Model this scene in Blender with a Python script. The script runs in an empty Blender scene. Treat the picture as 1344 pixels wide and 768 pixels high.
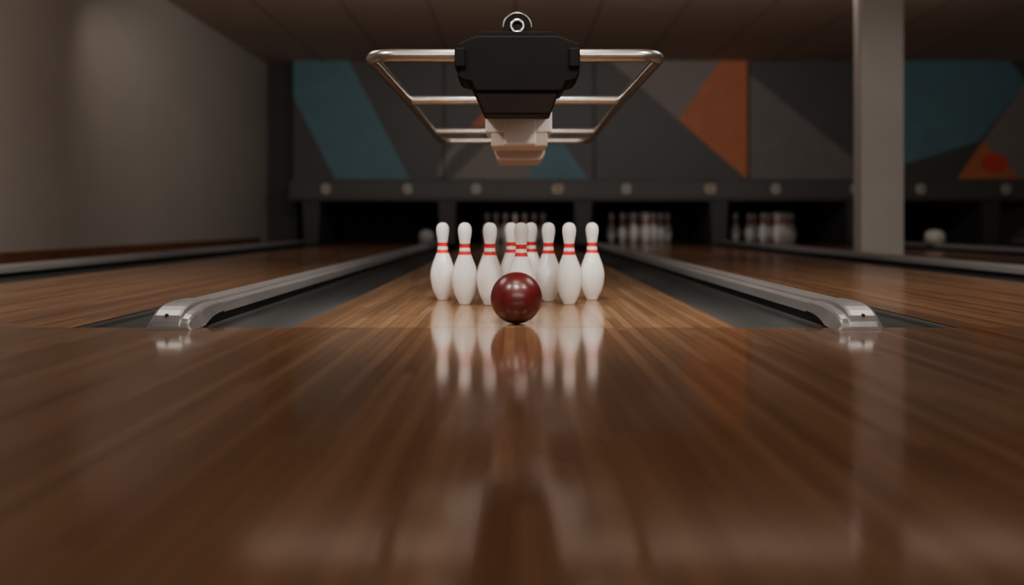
import bpy, bmesh, math, random
from mathutils import Vector
random.seed(3)
S=bpy.context.scene
col=S.collection
F=1166.0; H=0.38; CX=676.0; HY=292.0
# ---------------------------------------------------------------- materials
def mat(name,color,rough=0.5,metal=0.0,noise=0.0,nscale=8.0,bump=0.0,bscale=200.0,coat=0.0,emis=None,estr=0,stretch=(1,1,1),spec=0.5):
    m=bpy.data.materials.new(name); m.use_nodes=True
    nt=m.node_tree; b=nt.nodes['Principled BSDF']
    b.inputs['Base Color'].default_value=(*color,1); b.inputs['Roughness'].default_value=rough
    b.inputs['Metallic'].default_value=metal; b.inputs['Coat Weight'].default_value=coat
    b.inputs['Specular IOR Level'].default_value=spec
    tc=nt.nodes.new('ShaderNodeTexCoord'); mp=nt.nodes.new('ShaderNodeMapping')
    mp.inputs['Scale'].default_value=stretch
    nt.links.new(tc.outputs['Object'],mp.inputs[0])
    if noise>0:
        n=nt.nodes.new('ShaderNodeTexNoise'); n.inputs['Scale'].default_value=nscale; n.inputs['Detail'].default_value=4
        r=nt.nodes.new('ShaderNodeMapRange'); r.inputs[3].default_value=1-noise; r.inputs[4].default_value=1+noise
        r.inputs[1].default_value=0.3; r.inputs[2].default_value=0.7
        mx=nt.nodes.new('ShaderNodeVectorMath'); mx.operation='SCALE'; mx.inputs[0].default_value=color
        nt.links.new(mp.outputs[0],n.inputs['Vector']); nt.links.new(n.outputs[0],r.inputs[0])
        nt.links.new(r.outputs[0],mx.inputs['Scale']); nt.links.new(mx.outputs[0],b.inputs['Base Color'])
    if bump>0:
        n=nt.nodes.new('ShaderNodeTexNoise'); n.inputs['Scale'].default_value=bscale
        bp=nt.nodes.new('ShaderNodeBump'); bp.inputs['Strength'].default_value=bump; bp.inputs['Distance'].default_value=0.002
        nt.links.new(mp.outputs[0],n.inputs['Vector']); nt.links.new(n.outputs[0],bp.inputs['Height']); nt.links.new(bp.outputs[0],b.inputs['Normal'])
    if emis:
        b.inputs['Emission Color'].default_value=(*emis,1); b.inputs['Emission Strength'].default_value=estr
    return m

def wood(name,c_dark,c_mid,c_light,bw=0.028,bl=1.6,rough=0.16,seam=0.6,kb=.28,kg=.46,ks=.54):
    m=bpy.data.materials.new(name); m.use_nodes=True
    nt=m.node_tree; N=nt.nodes; L=nt.links; b=N['Principled BSDF']
    tc=N.new('ShaderNodeTexCoord'); sp=N.new('ShaderNodeSeparateXYZ'); L.new(tc.outputs['Object'],sp.inputs[0])
    def M(op,a,bb=None,c=None):
        n=N.new('ShaderNodeMath'); n.operation=op
        for i,v in enumerate((a,bb,c)):
            if v is None: continue
            if isinstance(v,(int,float)): n.inputs[i].default_value=v
            else: L.new(v,n.inputs[i])
        return n.outputs[0]
    xs=M('DIVIDE',sp.outputs[0],bw); ix=M('FLOOR',xs); fx=M('FRACT',xs)
    wn=N.new('ShaderNodeTexWhiteNoise'); wn.noise_dimensions='1D'; L.new(ix,wn.inputs['W'])
    yo=M('MULTIPLY',wn.outputs['Value'],7.3)
    ys=M('ADD',M('DIVIDE',sp.outputs[1],bl),yo); iy=M('FLOOR',ys); fy=M('FRACT',ys)
    cb=N.new('ShaderNodeCombineXYZ'); L.new(ix,cb.inputs[0]); L.new(iy,cb.inputs[1])
    w2=N.new('ShaderNodeTexWhiteNoise'); w2.noise_dimensions='2D'; L.new(cb.outputs[0],w2.inputs['Vector'])
    c3=N.new('ShaderNodeCombineXYZ'); L.new(M('MULTIPLY',sp.outputs[0],60.0),c3.inputs[0]); L.new(M('MULTIPLY',sp.outputs[1],1.6),c3.inputs[1]); L.new(M('MULTIPLY',w2.outputs['Value'],40.0),c3.inputs[2])
    g=N.new('ShaderNodeTexNoise'); g.inputs['Scale'].default_value=1.0; g.inputs['Detail'].default_value=6; g.inputs['Roughness'].default_value=0.6; L.new(c3.outputs[0],g.inputs['Vector'])
    c4=N.new('ShaderNodeCombineXYZ'); L.new(M('MULTIPLY',sp.outputs[0],7.0),c4.inputs[0]); L.new(M('MULTIPLY',sp.outputs[1],0.35),c4.inputs[1])
    g2=N.new('ShaderNodeTexNoise'); g2.inputs['Scale'].default_value=1.0; g2.inputs['Detail'].default_value=3; L.new(c4.outputs[0],g2.inputs['Vector'])
    t=M('ADD',M('MULTIPLY',w2.outputs['Value'],kb),M('ADD',M('MULTIPLY',g.outputs[0],kg),M('MULTIPLY',g2.outputs[0],ks)))
    r=N.new('ShaderNodeValToRGB'); e=r.color_ramp.elements
    e[0].position=0.32; e[0].color=(*c_dark,1); e[1].position=0.95; e[1].color=(*c_light,1)
    k=e.new(0.62); k.color=(*c_mid,1)
    L.new(t,r.inputs[0])
    sx=M('MINIMUM',fx,M('SUBTRACT',1.0,fx)); sx=M('LESS_THAN',sx,0.03)
    sy=M('LESS_THAN',fy,0.002); ss=M('MAXIMUM',sx,sy)
    k2=M('SUBTRACT',1.0,M('MULTIPLY',ss,seam))
    vm=N.new('ShaderNodeVectorMath'); vm.operation='SCALE'; L.new(r.outputs[0],vm.inputs[0]); L.new(k2,vm.inputs['Scale'])
    L.new(vm.outputs[0],b.inputs['Base Color'])
    rn=N.new('ShaderNodeTexNoise'); rn.inputs['Scale'].default_value=1.2; rn.inputs['Detail'].default_value=5
    L.new(tc.outputs['Object'],rn.inputs['Vector'])
    L.new(M('ADD',M('MULTIPLY',rn.outputs[0],0.06),rough-0.03),b.inputs['Roughness'])
    bp=N.new('ShaderNodeBump'); bp.inputs['Strength'].default_value=0.02; bp.inputs['Distance'].default_value=0.0003
    L.new(g.outputs[0],bp.inputs['Height']); L.new(bp.outputs[0],b.inputs['Normal'])
    b.inputs['Specular IOR Level'].default_value=0.5
    return m

M_app=wood('approach_wood',(0.120,0.055,0.026),(0.205,0.104,0.051),(0.32,0.175,0.092),bw=0.036,bl=1.6,rough=0.11,seam=.45,kb=.26,kg=.46,ks=.50)
M_lane=wood('lane_wood',(0.145,0.070,0.032),(0.26,0.137,0.066),(0.40,0.235,0.122),bw=0.036,bl=1.8,rough=0.16,seam=0.55)
M_side=wood('side_lane_wood',(0.12,0.054,0.027),(0.21,0.102,0.050),(0.34,0.18,0.092),bw=0.040,bl=1.8,rough=0.18,seam=0.6,kb=.42)
M_gut=mat('gutter_black',(0.026,0.027,0.028),0.5,noise=0.2,nscale=3,stretch=(1,0.2,1),spec=.35)
M_gut2=mat('gutter_divider',(0.012,0.012,0.013),0.6,noise=0.2)
M_rail=mat('rail_aluminium',(0.38,0.38,0.385),0.34,0.5,noise=0.08,nscale=30,stretch=(1,0.05,1))
M_screw=mat('screw_dark',(0.05,0.05,0.05),0.4,0.8,noise=0.1)
M_wall=mat('plaster',(0.41,0.375,0.34),0.75,noise=0.05,nscale=1.2,bump=0.3,bscale=60,stretch=(1,1,1))
M_base=mat('baseboard_wood',(0.19,0.075,0.038),0.4,noise=0.2,nscale=6)
M_dark=mat('pit_black',(0.006,0.006,0.006),0.8,noise=0.2)
M_mask=mat('masking_grey',(0.085,0.083,0.082),0.5,noise=0.06,nscale=2)
M_pillar=mat('pillar_paint',(0.52,0.49,0.46),0.6,noise=0.04,nscale=3,bump=0.2)
M_pin=mat('pin_white',(0.90,0.88,0.86),0.22,noise=0.02,nscale=6,coat=0.4)
M_pinr=mat('pin_red',(0.75,0.018,0.026),0.25,noise=0.05,nscale=6,coat=0.4)
M_pinb=mat('pin_base',(0.35,0.30,0.24),0.5,noise=0.1)
M_chrome=mat('tube_steel',(0.50,0.47,0.44),0.24,0.95,noise=0.05,nscale=20)
M_dst=mat('dark_steel',(0.16,0.15,0.14),0.3,0.9,noise=0.05)
M_blk=mat('housing_black',(0.0025,0.0022,0.0022),0.6,noise=0.2,nscale=8,spec=.08)
M_brn=mat('housing_underside',(0.007,0.0035,0.0027),0.6,noise=0.2,nscale=8,spec=.08)
M_wht=mat('motor_grey',(0.74,0.72,0.71),0.5,noise=0.03)
M_bei=mat('motor_beige',(0.58,0.48,0.42),0.5,noise=0.04)
M_cap=mat('hood_plastic',(0.55,0.52,0.48),0.4,noise=0.05)

# ---------------------------------------------------------------- helpers
def link(ob,parent=None):
    col.objects.link(ob)
    if parent: ob.parent=parent
    return ob
def empty(name):
    e=bpy.data.objects.new(name,None); col.objects.link(e); e.empty_display_size=0.1; return e
def mesh(name,verts,faces,mats,fm=None,smooth=False,parent=None,bevel=0,seg=2):
    me=bpy.data.meshes.new(name); me.from_pydata(verts,[],faces)
    for m in mats: me.materials.append(m)
    if fm:
        for p,i in zip(me.polygons,fm): p.material_index=i
    bm=bmesh.new(); bm.from_mesh(me); bmesh.ops.recalc_face_normals(bm,faces=bm.faces); bm.to_mesh(me); bm.free()
    if smooth:
        for p in me.polygons: p.use_smooth=True
    ob=link(bpy.data.objects.new(name,me),parent)
    if bevel:
        b=ob.modifiers.new('b','BEVEL'); b.width=bevel; b.segments=seg; b.limit_method='ANGLE'; b.angle_limit=math.radians(30)
    return ob
def box(name,x0,x1,y0,y1,z0,z1,m,parent=None,bevel=0):
    v=[(x,y,z) for x in(x0,x1) for y in(y0,y1) for z in(z0,z1)]
    f=[(0,1,3,2),(4,6,7,5),(0,4,5,1),(2,3,7,6),(0,2,6,4),(1,5,7,3)]
    return mesh(name,v,f,[m],parent=parent,bevel=bevel)
def prism(name,pts,y0,y1,m,parent=None,bevel=0,scale1=None,dz1=0):
    n=len(pts); v=[(x,y0,z) for x,z in pts]
    s=scale1 or 1
    v+=[(x*s,y1,z+dz1) for x,z in pts]
    f=[tuple(range(n)),tuple(range(2*n-1,n-1,-1))]+[(i,(i+1)%n,(i+1)%n+n,i+n) for i in range(n)]
    return mesh(name,v,f,[m],parent=parent,bevel=bevel)
def lathe(prof,mi,seg=48,off=(0,0,0),scale=1.0):
    v=[];f=[];fm=[]
    for r,z in prof:
        for k in range(seg):
            a=2*math.pi*k/seg; v.append((off[0]+scale*r*math.cos(a),off[1]+scale*r*math.sin(a),off[2]+scale*z))
    for i in range(len(prof)-1):
        for k in range(seg):
            f.append((i*seg+k,i*seg+(k+1)%seg,(i+1)*seg+(k+1)%seg,(i+1)*seg+k)); fm.append(mi[i])
    f.append(tuple(range(seg))[::-1]); fm.append(2)
    f.append(tuple((len(prof)-1)*seg+k for k in range(seg))); fm.append(mi[-1])
    return v,f,fm
def tube(name,pts,r,m,parent=None,cyclic=False):
    c=bpy.data.curves.new(name,'CURVE'); c.dimensions='3D'; c.bevel_depth=r; c.bevel_resolution=6; c.use_fill_caps=True
    s=c.splines.new('POLY'); s.points.add(len(pts)-1)
    for p,q in zip(s.points,pts): p.co=(*q,1)
    s.use_cyclic_u=cyclic; c.materials.append(m)
    tmp=bpy.data.objects.new('tmp',c); col.objects.link(tmp)
    dg=bpy.context.evaluated_depsgraph_get(); me=bpy.data.meshes.new_from_object(tmp.evaluated_get(dg))
    bpy.data.objects.remove(tmp)
    for p in me.polygons: p.use_smooth=True
    me.name=name
    return link(bpy.data.objects.new(name,me),parent)
def fillet(pts,rad,n=8):
    out=[pts[0]]
    for i in range(1,len(pts)-1):
        p=Vector(pts[i]); a=(Vector(pts[i-1])-p); b=(Vector(pts[i+1])-p)
        d=min(rad,a.length*0.49,b.length*0.49)
        A=p+a.normalized()*d; B=p+b.normalized()*d
        for k in range(n+1):
            t=k/n; out.append(tuple((1-t)**2*A+2*t*(1-t)*p+t*t*B))
    out.append(pts[-1]); return out

# ---------------------------------------------------------------- shell
YF=3.21; YB=16.0; CZ=3.29; XL=-4.55; XR=9.6; Y0=-2.5
floor=box('floor',XL,XR,Y0,18.4,-0.25,-0.12,M_gut2)
app=box('bowling_approach_floor',XL,XR,Y0,YF-0.002,-0.12,0,M_app)
foul=box('foul_line',XL,XR,YF-0.002,YF+0.004,-0.12,-0.001,M_dark)
lanes=[(-0.8,0.8,M_lane),(-3.2,-1.6,M_side),(1.6,3.2,M_side),(4.25,5.6,M_side),(6.4,8.0,M_side)]
for a,b_,m in lanes:
    box('bowling_lane',a,b_,YF+0.004,16.9,-0.12,0,m)
def gutter(x0,x1,rc):
    def half(a,b_,d=0.065,n=14):
        return [(a+(b_-a)*(1-math.cos(math.pi*k/n))/2, -0.004-d*math.sin(math.pi*k/n)) for k in range(n+1)]
    pts=half(x0,rc-0.07)+half(rc+0.07,x1)
    v=[];f=[]
    n=len(pts)
    for y in (YF+0.004,15.9):
        v+=[(x,y,z) for x,z in pts]
    f=[(i,i+1,i+1+n,i+n) for i in range(n-1)]
    k=len(v); v+=[(x0,YF+0.004,-0.12),(x1,YF+0.004,-0.12),(x0,15.9,-0.12),(x1,15.9,-0.12)]
    f+=[tuple(list(range(n))+[k+1,k]),tuple(list(range(n,2*n))+[k+3,k+2]),(k,k+1,k+3,k+2),(0,n,k+2,k),(n-1,k+1,k+3,2*n-1)]
    o=mesh('lane_gutter',v,f,[M_gut])
    for p in o.data.polygons[:n-1]: p.use_smooth=True
for a,b_,c in [(-1.6,-0.8,-1.215),(0.8,1.6,1.215),(-4.0,-3.2,-3.6),(3.2,3.74,3.5),(5.6,6.4,6.0),(8.0,8.8,8.4)]:
    gutter(a,b_,c)
box('floor_edge_strip',XL,-4.0,YF+0.004,15.9,-0.12,0,M_gut2)
box('floor_edge_strip',3.74,4.25,YF+0.004,15.9,-0.12,0,M_gut)
box('floor_edge_strip',8.8,XR,YF+0.004,15.9,-0.12,0,M_gut2)
def rail(xc,sgn):
    e=empty('gutter_divider_rail')
    prof=[(-0.090,0),(-0.085,.45),(-0.070,.93),(-0.060,1.0),(0.022,1.0),(0.032,.97),(0.038,.80),(0.062,.74),(0.070,.66),(0.082,.10),(0.084,0)]
    st=[(3.135,0,.012),(3.14,0,.030),(3.155,0,.050),(3.18,0,.066),(3.215,0,.077),(3.25,0.004,.083),(3.28,0.016,.086),(3.32,0.027,.087),(3.38,0.034,.087),(3.46,0.038,.086),(3.47,0.030,.082),(8,0.030,.082),(14.9,0.030,.082)]
    v=[];f=[];n=len(prof)
    for i,(y,zb,zt) in enumerate(st):
        w=1.0 if i<10 else 0.93
        if i==0: w=0.95
        for x,t in prof:
            xx=x*w
            if i<5 and x>0: xx=x*(.84+.03*i)
            v.append((xc+sgn*xx,y,zb+(zt-zb)*t))
    for i in range(len(st)-1):
        for k in range(n):
            f.append((i*n+k,i*n+(k+1)%n,(i+1)*n+(k+1)%n,(i+1)*n+k))
    f.append(tuple(range(n))); f.append(tuple(range((len(st)-1)*n,len(st)*n)))
    o=mesh('rail_cover',v,f,[M_rail],parent=e,bevel=0.003)
    box('support',xc-0.065,xc+0.065,3.33,14.9,-0.07,0.034,M_gut2,e)
    vv,ff,fm=lathe([(0.007,0),(0.007,0.003),(0.004,0.004)],[0,0],16)
    s=mesh('screw',vv,ff,[M_screw,M_screw,M_screw],parent=e); s.location=(xc-sgn*0.02,3.152,0.05); s.rotation_euler=(math.radians(50),0,0)
    return e
R={}
for x in (-1.215,-3.6): R[x]=rail(x,1)
for x in (1.215,3.5,6.0,8.4): R[x]=rail(x,-1)

# walls
box('wall_left',XL-0.15,XL,Y0,18.4,-0.25,CZ+.15,M_wall)
box('wall_right',XR,XR+0.15,Y0,18.4,-0.25,CZ+.15,M_wall)
box('wall_back',XL,XR,18.25,18.4,-0.12,CZ+.15,M_dark)
box('baseboard_left',XL,XL+0.025,Y0,15.8,0,0.115,M_base,bevel=0.006)
mc=bpy.data.materials.new('ceiling_tile'); mc.use_nodes=True
nt=mc.node_tree; b=nt.nodes['Principled BSDF']; b.inputs['Roughness'].default_value=0.8
tc=nt.nodes.new('ShaderNodeTexCoord'); br=nt.nodes.new('ShaderNodeTexBrick')
br.offset=0; br.inputs['Scale'].default_value=1; br.inputs['Brick Width'].default_value=1.15; br.inputs['Row Height'].default_value=2.3
br.inputs['Mortar Size'].default_value=0.02; br.inputs['Mortar Smooth'].default_value=0.3
br.inputs['Color1'].default_value=(0.54,0.445,0.375,1); br.inputs['Color2'].default_value=(0.59,0.485,0.41,1); br.inputs['Mortar'].default_value=(0.29,0.23,0.195,1)
nt.links.new(tc.outputs['Object'],br.inputs['Vector']); nt.links.new(br.outputs[0],b.inputs['Base Color'])
box('ceiling',XL,XR,Y0,18.4,CZ,CZ+0.15,mc)

# ---------------------------------------------------------------- masking unit with mural
def W(px,py,d=YB): return ((px-CX)*d/F, H+(HY-py)*d/F)
mu=empty('masking_unit')
x0=W(385,0)[0]
box('mural_board',x0,XR,YB,YB+0.06,W(0,237)[1],CZ,M_mask,mu)
C={'teal':mat('mural_teal',(0.115,0.235,0.285),0.6,noise=0.08,nscale=3),
 'taupe':mat('mural_taupe',(0.25,0.22,0.21),0.6,noise=0.06,nscale=3),
 'grey':mat('mural_grey',(0.20,0.182,0.18),0.6,noise=0.06,nscale=3),
 'dark':mat('mural_dark',(0.055,0.055,0.058),0.6,noise=0.06,nscale=3),
 'orange':mat('mural_orange',(0.56,0.18,0.08),0.6,noise=0.08,nscale=3),
 'red':mat('mural_red',(0.75,0.075,0.03),0.6,noise=0.08,nscale=3)}
polys=[('teal',[(385,80),(458,80),(538,235),(440,235),(385,128)]),
 ('taupe',[(592,235),(660,168),(690,175),(700,235)]),
 ('orange',[(618,165),(645,138),(684,138),(684,178)]),
 ('teal',[(684,165),(735,182),(772,235),(698,235)]),
 ('taupe',[(800,80),(946,80),(890,157)]),
 ('orange',[(946,80),(981,80),(981,236),(890,157)]),
 ('grey',[(984,98),(1122,210),(1122,235),(984,235)]),
 ('teal',[(1180,80),(1325,80),(1346,108),(1285,185),(1180,218)]),
 ('taupe',[(1346,108),(1420,235),(1340,235),(1290,185)]),
 ('orange',[(1290,185),(1340,235),(1256,235)]),
 ('teal',[(1480,80),(1600,80),(1560,235),(1430,235)])]
keys=list(C); V=[];Fc=[];fm=[]
for i,(c,p) in enumerate(polys):
    k=len(V); yy=YB-0.003-0.0006*i
    V+=[(W(x,0)[0],yy,W(0,y)[1]) for x,y in p]; Fc.append(tuple(range(k,len(V)))); fm.append(keys.index(c))
k=len(V); V+=[(W(1305,0)[0]+.25*math.cos(a*.2618),YB-0.012,W(0,214)[1]+.17*math.sin(a*.2618)) for a in range(24)]; Fc.append(tuple(range(k,k+24))); fm.append(keys.index('red'))
k=len(V); A=[(W(640,0)[0]+r*math.cos(t),YB-0.012,W(0,240)[1]+r*math.sin(t)) for r,ts in((.92,[i/10 for i in range(17,31)]),(.78,[i/10 for i in range(30,16,-1)])) for t in ts]
V+=A; Fc.append(tuple(range(k,k+len(A)))); fm.append(keys.index('taupe'))
mesh('mural_shapes',V,Fc,[C[q] for q in keys],fm,parent=mu)
for px in (583,780,982,1180,1380):
    X=W(px,0)[0]; box('seam',X-.012,X+.012,YB-.02,YB,W(0,237)[1],CZ,M_dark,mu)
box('ledge',x0,XR,YB-0.35,YB+0.06,W(0,262,YB-.35)[1],W(0,237,YB-.35)[1],M_mask,mu,bevel=0.02)
box('lower_rail',x0,XR,YB-0.37,YB-0.33,W(0,264,YB-.35)[1],W(0,259,YB-.35)[1],C['dark'],mu)
Mpl=mat('plaque',(0.55,0.53,0.49),0.5,noise=0.1); Mpy=mat('plaque_yellow',(0.52,0.41,0.28),0.5,noise=0.1)
for i,px in enumerate([428,535,625,732,822,932,1018,1122,1208,1320,1410]):
    x,z=W(px,248,YB-.35)
    m=Mpy if px in(732,932) else Mpl
    w=0.10 if m is Mpy else 0.075
    pts=[(x+w*math.copysign(abs(math.cos(a))**.6,math.cos(a)),z+.085*math.copysign(abs(math.sin(a))**.6,math.sin(a))) for a in [k*math.pi/12 for k in range(24)]]
    prism('lane_number_plaque',pts,YB-.375,YB-.35,m,mu,bevel=0.006)
    dig=[(x-.02,z-.04),(x+.02,z-.04),(x+.02,z+.04),(x-.015,z+.04)]
    prism('numeral',dig,YB-.380,YB-.374,C['dark'],mu)
for x in (-3.6,-1.2,1.2,3.6,6.0,8.4):
    prism('kickback',[(x-.13,0),(x+.13,0),(x+.16,.8),(x-.16,.8)],YB-.33,YB+1.9,C['dark'],mu)
box('pit_roof',x0,XR,YB+.06,YB+1.9,.95,1.0,M_dark,mu)
box('side_return',XL,x0,YB+.3,YB+.36,0,CZ,C['dark'],mu)
box('pit_curtain',x0,XR,YB+1.9,YB+1.95,0,CZ,M_dark,mu)

# ---------------------------------------------------------------- pillar
box('pillar',3.77,4.233,9.66,9.9,0,CZ,M_pillar,bevel=0.012)

# ---------------------------------------------------------------- pins
I=0.0254*0.3795/0.381
ctrl=[(0.95,0),(1.06,0.12),(1.20,.5),(1.41,.9),(1.72,1.5),(1.98,2.2),(2.20,3.1),(2.33,3.9),(2.385,4.6),(2.36,5.3),(2.25,6.0),(2.03,6.8),(1.75,7.6),(1.46,8.35),(1.22,9.0),(1.08,9.5),(0.98,9.98),(0.935,10.5),(0.95,11.1),(1.02,11.7),(1.13,12.3),(1.22,12.9),(1.265,13.5),(1.20,14.05),(1.02,14.5),(0.75,14.8),(0.42,14.95),(0.12,15.0)]
def rad(z):
    for (r0,z0),(r1,z1) in zip(ctrl,ctrl[1:]):
        if z0<=z<=z1: return r0+(r1-r0)*(z-z0)/(z1-z0)
bands=[(9.05,9.75),(10.35,11.15)]
zs=sorted(set([z for _,z in ctrl]+[z for b_ in bands for z in b_]))
prof=[(rad(z)*I,z*I) for z in zs]
mi=[1 if any(a-1e-6<=zs[i] and zs[i+1]<=b_+1e-6 for a,b_ in bands) else 0 for i in range(len(zs)-1)]
pins=[(-.355,4.36),(.378,4.36),(-.233,4.12),(.251,4.12),(-.1155,4.08),(.161,4.28),(-.019,4.42),(.082,4.53),(.027,3.93),(-.125,4.33)]
v,f,fm=lathe(prof,mi)
pm=None
for x,y in pins:
    if pm is None:
        o=mesh('bowling_pin',v,f,[M_pin,M_pinr,M_pinb],fm,smooth=True); pm=o.data
        for p in pm.polygons:
            if len(p.vertices)>4: p.use_smooth=False
    else:
        o=link(bpy.data.objects.new('bowling_pin',pm))
    o.location=(x,y,0.0005); o.rotation_euler[2]=random.random()*6
def rack(xc,y0,s=0.36,sc=1.5):
    V=[];Fc=[];Fm=[]
    for r in range(4):
        for k in range(r+1):
            a,b_,c=lathe(prof,mi,20,(xc+(k-r/2)*s,y0+r*s*.8,0.001),sc)
            n=len(V); V+=a; Fc+=[tuple(i+n for i in q) for q in b_]; Fm+=c
    mesh('distant_pin_rack',V,Fc,[M_pin,M_pinr,M_pinb],Fm,smooth=True)
for xc in (0.0,2.4,4.8): rack(xc,16.3)
# ---------------------------------------------------------------- ball
mb=bpy.data.materials.new('ball_maroon'); mb.use_nodes=True; nt=mb.node_tree; b=nt.nodes['Principled BSDF']
tc=nt.nodes.new('ShaderNodeTexCoord'); n=nt.nodes.new('ShaderNodeTexNoise'); n.inputs['Scale'].default_value=14; n.inputs['Detail'].default_value=5; n.inputs['Distortion'].default_value=1.5
r=nt.nodes.new('ShaderNodeValToRGB'); r.color_ramp.elements[0].position=.35; r.color_ramp.elements[0].color=(0.062,0.004,0.005,1); r.color_ramp.elements[1].position=.7; r.color_ramp.elements[1].color=(0.105,0.007,0.008,1)
nt.links.new(tc.outputs['Object'],n.inputs['Vector']); nt.links.new(n.outputs[0],r.inputs[0]); nt.links.new(r.outputs[0],b.inputs['Base Color'])
b.inputs['Roughness'].default_value=0.32; b.inputs['Coat Weight'].default_value=0.3; b.inputs['Coat Roughness'].default_value=0.2
bm=bmesh.new(); bmesh.ops.create_uvsphere(bm,u_segments=96,v_segments=64,radius=0.097)
me=bpy.data.meshes.new('bowling_ball'); bm.to_mesh(me); bm.free(); me.materials.append(mb); me.materials.append(M_blk)
for p in me.polygons: p.use_smooth=True
ball=link(bpy.data.objects.new('bowling_ball',me)); ball.location=(0.005,3.335,0.097)
cut=[]
for dx,dz,rr in((-.013,.02,.0125),(.016,.02,.0125),(0,-.035,.014)):
    bm=bmesh.new(); bmesh.ops.create_cone(bm,cap_ends=True,segments=32,radius1=rr,radius2=rr,depth=.06)
    m2=bpy.data.meshes.new('c'); bm.to_mesh(m2); bm.free(); m2.materials.append(M_blk)
    c=bpy.data.objects.new('c',m2); col.objects.link(c); c.location=(0.005+dx,3.335+.09,.097+dz); c.rotation_euler[0]=math.pi/2
    md=ball.modifiers.new('h','BOOLEAN'); md.object=c; md.operation='DIFFERENCE'; md.solver='EXACT'; cut.append(c)
bpy.context.view_layer.update()
dg=bpy.context.evaluated_depsgraph_get(); nm=bpy.data.meshes.new_from_object(ball.evaluated_get(dg)); ball.modifiers.clear(); ball.data=nm
for c in cut: bpy.data.objects.remove(c)

# ---------------------------------------------------------------- overhead pin handling unit
pu=empty('overhead_pin_handler')
ZF=1.0
pts=fillet([(-.02,3.32,ZF+.005),(-.548,3.32,ZF+.005),(-.535,4.6,ZF-.005),(-.56,6.75,ZF),(0,6.75,ZF)],.10)
tube('frame_left',pts,.0235,M_chrome,pu)
tube('frame_right',[(-x,y,z) for x,y,z in pts],.0235,M_chrome,pu)
tube('crossbar_1',[(-.538,4.5,ZF),(.538,4.5,ZF)],.023,M_chrome,pu)
tube('crossbar_2',[(-.55,6.05,ZF),(.55,6.05,ZF)],.024,M_chrome,pu)
cx=.008
hp=[(-.213,1.018),(-.165,1.040),(-.145,1.047),(.145,1.047),(.165,1.040),(.222,1.018),(.222,.905),(.205,.885),(.175,.878),(.160,.845),(-.150,.845),(-.165,.878),(-.195,.885),(-.213,.895)]
prism('housing_front',[(x+cx,z) for x,z in hp],3.16,3.36,M_blk,pu,bevel=0.008)
prism('top_plate',[(x+cx,z) for x,z in [(-.155,1.045),(-.135,1.062),(.135,1.062),(.155,1.045)]],3.17,3.34,M_blk,pu,bevel=0.003)
for s in(-1,1):
    box('clamp',cx+s*.203-.02,cx+s*.203+.02,3.145,3.30,.93,1.0,M_blk,pu,bevel=.006)
V=[(-.165,3.2,.95),(.175,3.2,.95),(-.165,3.2,.868),(.175,3.2,.868),(-.15,4.12,.98),(.165,4.12,.98),(-.143,4.12,.868),(.157,4.12,.868)]
mesh('beam_housing',V,[(0,1,3,2),(4,6,7,5),(0,4,5,1),(2,3,7,6),(0,2,6,4),(1,5,7,3)],[M_brn],parent=pu,bevel=.01)
prism('lower_skirt',[(-.150,.86),(.162,.86),(.126,.766),(-.112,.766)],3.17,3.32,M_brn,pu,bevel=.006)
box('motor_collar',-.138,.172,4.13,4.40,.80,.90,M_wht,pu,bevel=.008)
box('motor_block',-.112,.152,4.14,4.40,.735,.81,M_bei,pu,bevel=.008)
box('motor_face',-.050,.096,4.06,4.16,.738,.865,M_wht,pu,bevel=.008)
prism('motor_gearbox',[(-.105,.80),(.155,.80),(.148,.72),(.130,.690),(-.085,.690),(-.100,.72)],4.42,4.85,M_bei,pu,bevel=.01)
box('spine',-.06,.075,4.3,6.75,.90,.985,M_blk,pu,bevel=.01)
# lifting lug: flared base plate with a round eye
Rr=.050; zc=1.083
out=[(Rr*math.cos(t),zc+Rr*math.sin(t)) for t in [-.25+(math.pi+.5)*k/24 for k in range(25)]]
out+=[(-.054,1.068),(-.064,1.060),(-.080,1.054),(-.04,1.050),(0,1.050),(.04,1.050),(.080,1.054),(.064,1.060),(.054,1.068)]
n=len(out); V=[];Fc=[]
for y in(3.20,3.25):
    V+=[(cx+x,y,z) for x,z in out]
    for x,z in out:
        a=math.atan2(z-zc,x); V.append((cx+.020*math.cos(a),y,zc+.003+.020*math.sin(a)))
for k in range(n):
    j=(k+1)%n
    Fc+=[(k,j,n+j,n+k),(2*n+k,3*n+k,3*n+j,2*n+j),(k,2*n+k,2*n+j,j),(n+k,n+j,3*n+j,3*n+k)]
mesh('lug_plate',V,Fc,[M_blk],parent=pu)
tube('lug_rim',[(cx+(Rr+.001)*math.cos(t),3.20,zc+(Rr+.001)*math.sin(t)) for t in [math.pi*k/20 for k in range(21)]],.004,M_dst,pu)
tube('lug_ring',[(cx+.022*math.cos(t),3.195,zc+.003+.022*math.sin(t)) for t in [2*math.pi*k/32 for k in range(32)]],.006,M_chrome,pu,cyclic=True)

# ---------------------------------------------------------------- small hoods on rails
def hood(x,y,m,par,r=.10,h=.2):
    V,Fc,fm=lathe([(r,0),(r,.10),(r*.93,.14),(r*.75,.175),(r*.4,.195),(.01,.2)],[0]*5,32)
    o=mesh('end_hood',V,Fc,[m,m,m],fm,smooth=True,parent=par); o.location=(x,y,.080); return o
M_cap2=mat('hood_grey',(0.25,0.25,0.25),0.5,noise=0.05)
hood(-1.215,12.2,M_cap2,R[-1.215],.11); hood(6.0,12.7,M_cap,R[6.0],.14)

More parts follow.
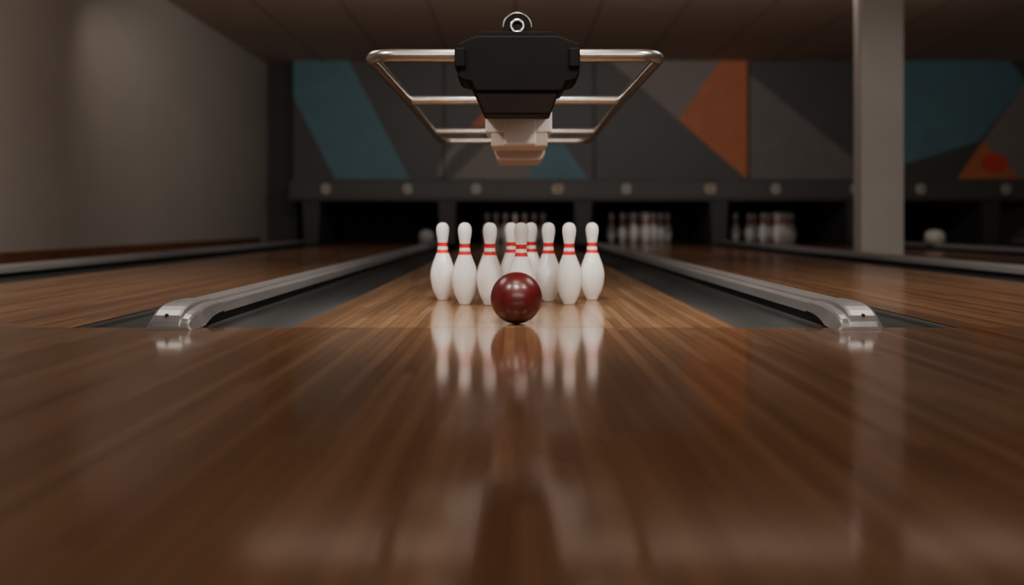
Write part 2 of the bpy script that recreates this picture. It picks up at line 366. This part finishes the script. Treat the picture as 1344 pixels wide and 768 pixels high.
# ---------------------------------------------------------------- ceiling lamps
Mlamp=mat('lamp_diffuser',(0.8,0.8,0.8),0.5,noise=0.01,emis=(1,.9,.78),estr=0.75)
Mfr=mat('lamp_frame',(0.3,0.3,0.3),0.5,noise=0.05)
for x,y in [(-.62,11.05),(.62,11.05),(-.62,8.3),(.62,8.3)]:
    e=empty('ceiling_lamp')
    box('frame',x-.26,x+.26,y-.22,y+.22,CZ-.03,CZ,Mfr,e,bevel=.004)
    box('diffuser',x-.20,x+.20,y-.17,y+.17,CZ-.036,CZ-.028,Mlamp,e)

def light(name,t,loc,aim,e,color,size=1,sizey=None,spot=60,blend=1,spec=1.0,spread=180):
    l=bpy.data.lights.new(name,t); l.energy=e; l.color=color; l.specular_factor=spec
    if t=='AREA':
        l.size=size; l.spread=math.radians(spread)
        if sizey: l.shape='RECTANGLE'; l.size_y=sizey
    elif t=='SPOT': l.spot_size=math.radians(spot); l.spot_blend=blend; l.shadow_soft_size=size
    else: l.shadow_soft_size=size
    o=bpy.data.objects.new(name,l); col.objects.link(o); o.location=loc
    o.rotation_euler=(Vector(aim)-Vector(loc)).to_track_quat('-Z','Y').to_euler(); return o
wm=(1,.89,.79)
light('pin_spot','SPOT',(0,1.5,2.7),(0,3.6,0),300,(1,.91,.81),.2,spot=46,spec=.4)
for s in(-1,1):
    light('side_fill_spot','SPOT',(s*1.5,2.0,2.5),(0,4.1,.1),200,(1,.91,.82),.15,spot=42,spec=.05)  # added fill from the sides, brightens inner pins in the machine's shadow
light('pin_area','AREA',(0,3.0,2.9),(0,4.6,0),18,(1,.9,.8),.8,spread=110)
light('fill_area_l','AREA',(-2.6,5.0,3.2),(-2.6,4.8,0),44,wm,1.6,spread=140)  # general fill added over the left lanes, no fixture of the hall
light('fill_area_r','AREA',(2.8,5.0,3.2),(2.8,4.8,0),44,wm,1.6,spread=140)  # matching fill added over the right lanes, no fixture either
light('fill_area_far','AREA',(1.5,9.8,3.15),(1.5,15,2.2),68,(1,.93,.86),9,.25)  # out-of-frame fill added to brighten mural and far ceiling
light('fill_area_rear','AREA',(1.0,-2.2,1.9),(1.0,8,3.0),62,wm,5,1.2,spread=125)  # broad soft fill added behind the camera for ceiling, walls and pin fronts
light('wallwash','SPOT',(-3.1,5.5,3.0),(-4.7,8.0,0.9),78,wm,.25,spot=110)
light('wallwash','SPOT',(-3.5,9.0,3.1),(-4.6,11.0,1.0),28,wm,.15,spot=90)
light('pillar_spot','SPOT',(3.0,6.0,3.1),(4.0,9.8,1.0),62,(1,.93,.86),.15,spot=50)
for xc in (2.4,4.8): light('pit_fill','AREA',(xc,16.1,.9),(xc,16.4,0),.12,(1,.9,.8),.8,.2)  # weak fill added inside the pit to brighten the distant pins

w=bpy.data.worlds.new('World'); S.world=w; w.use_nodes=True
w.node_tree.nodes['Background'].inputs[0].default_value=(.9,.87,.85,1); w.node_tree.nodes['Background'].inputs[1].default_value=0.05

cam=bpy.data.cameras.new('camera'); co=bpy.data.objects.new('camera',cam); col.objects.link(co)
co.location=(0,0,H); co.rotation_euler=(math.pi/2,0,0)
cam.sensor_width=36; cam.lens=F/1344*36; cam.shift_x=-(CX-672)/1344; cam.shift_y=-(384-HY)/1344
cam.clip_start=.05
cam.dof.use_dof=True; cam.dof.focus_distance=3.5; cam.dof.aperture_fstop=0.95
S.camera=co
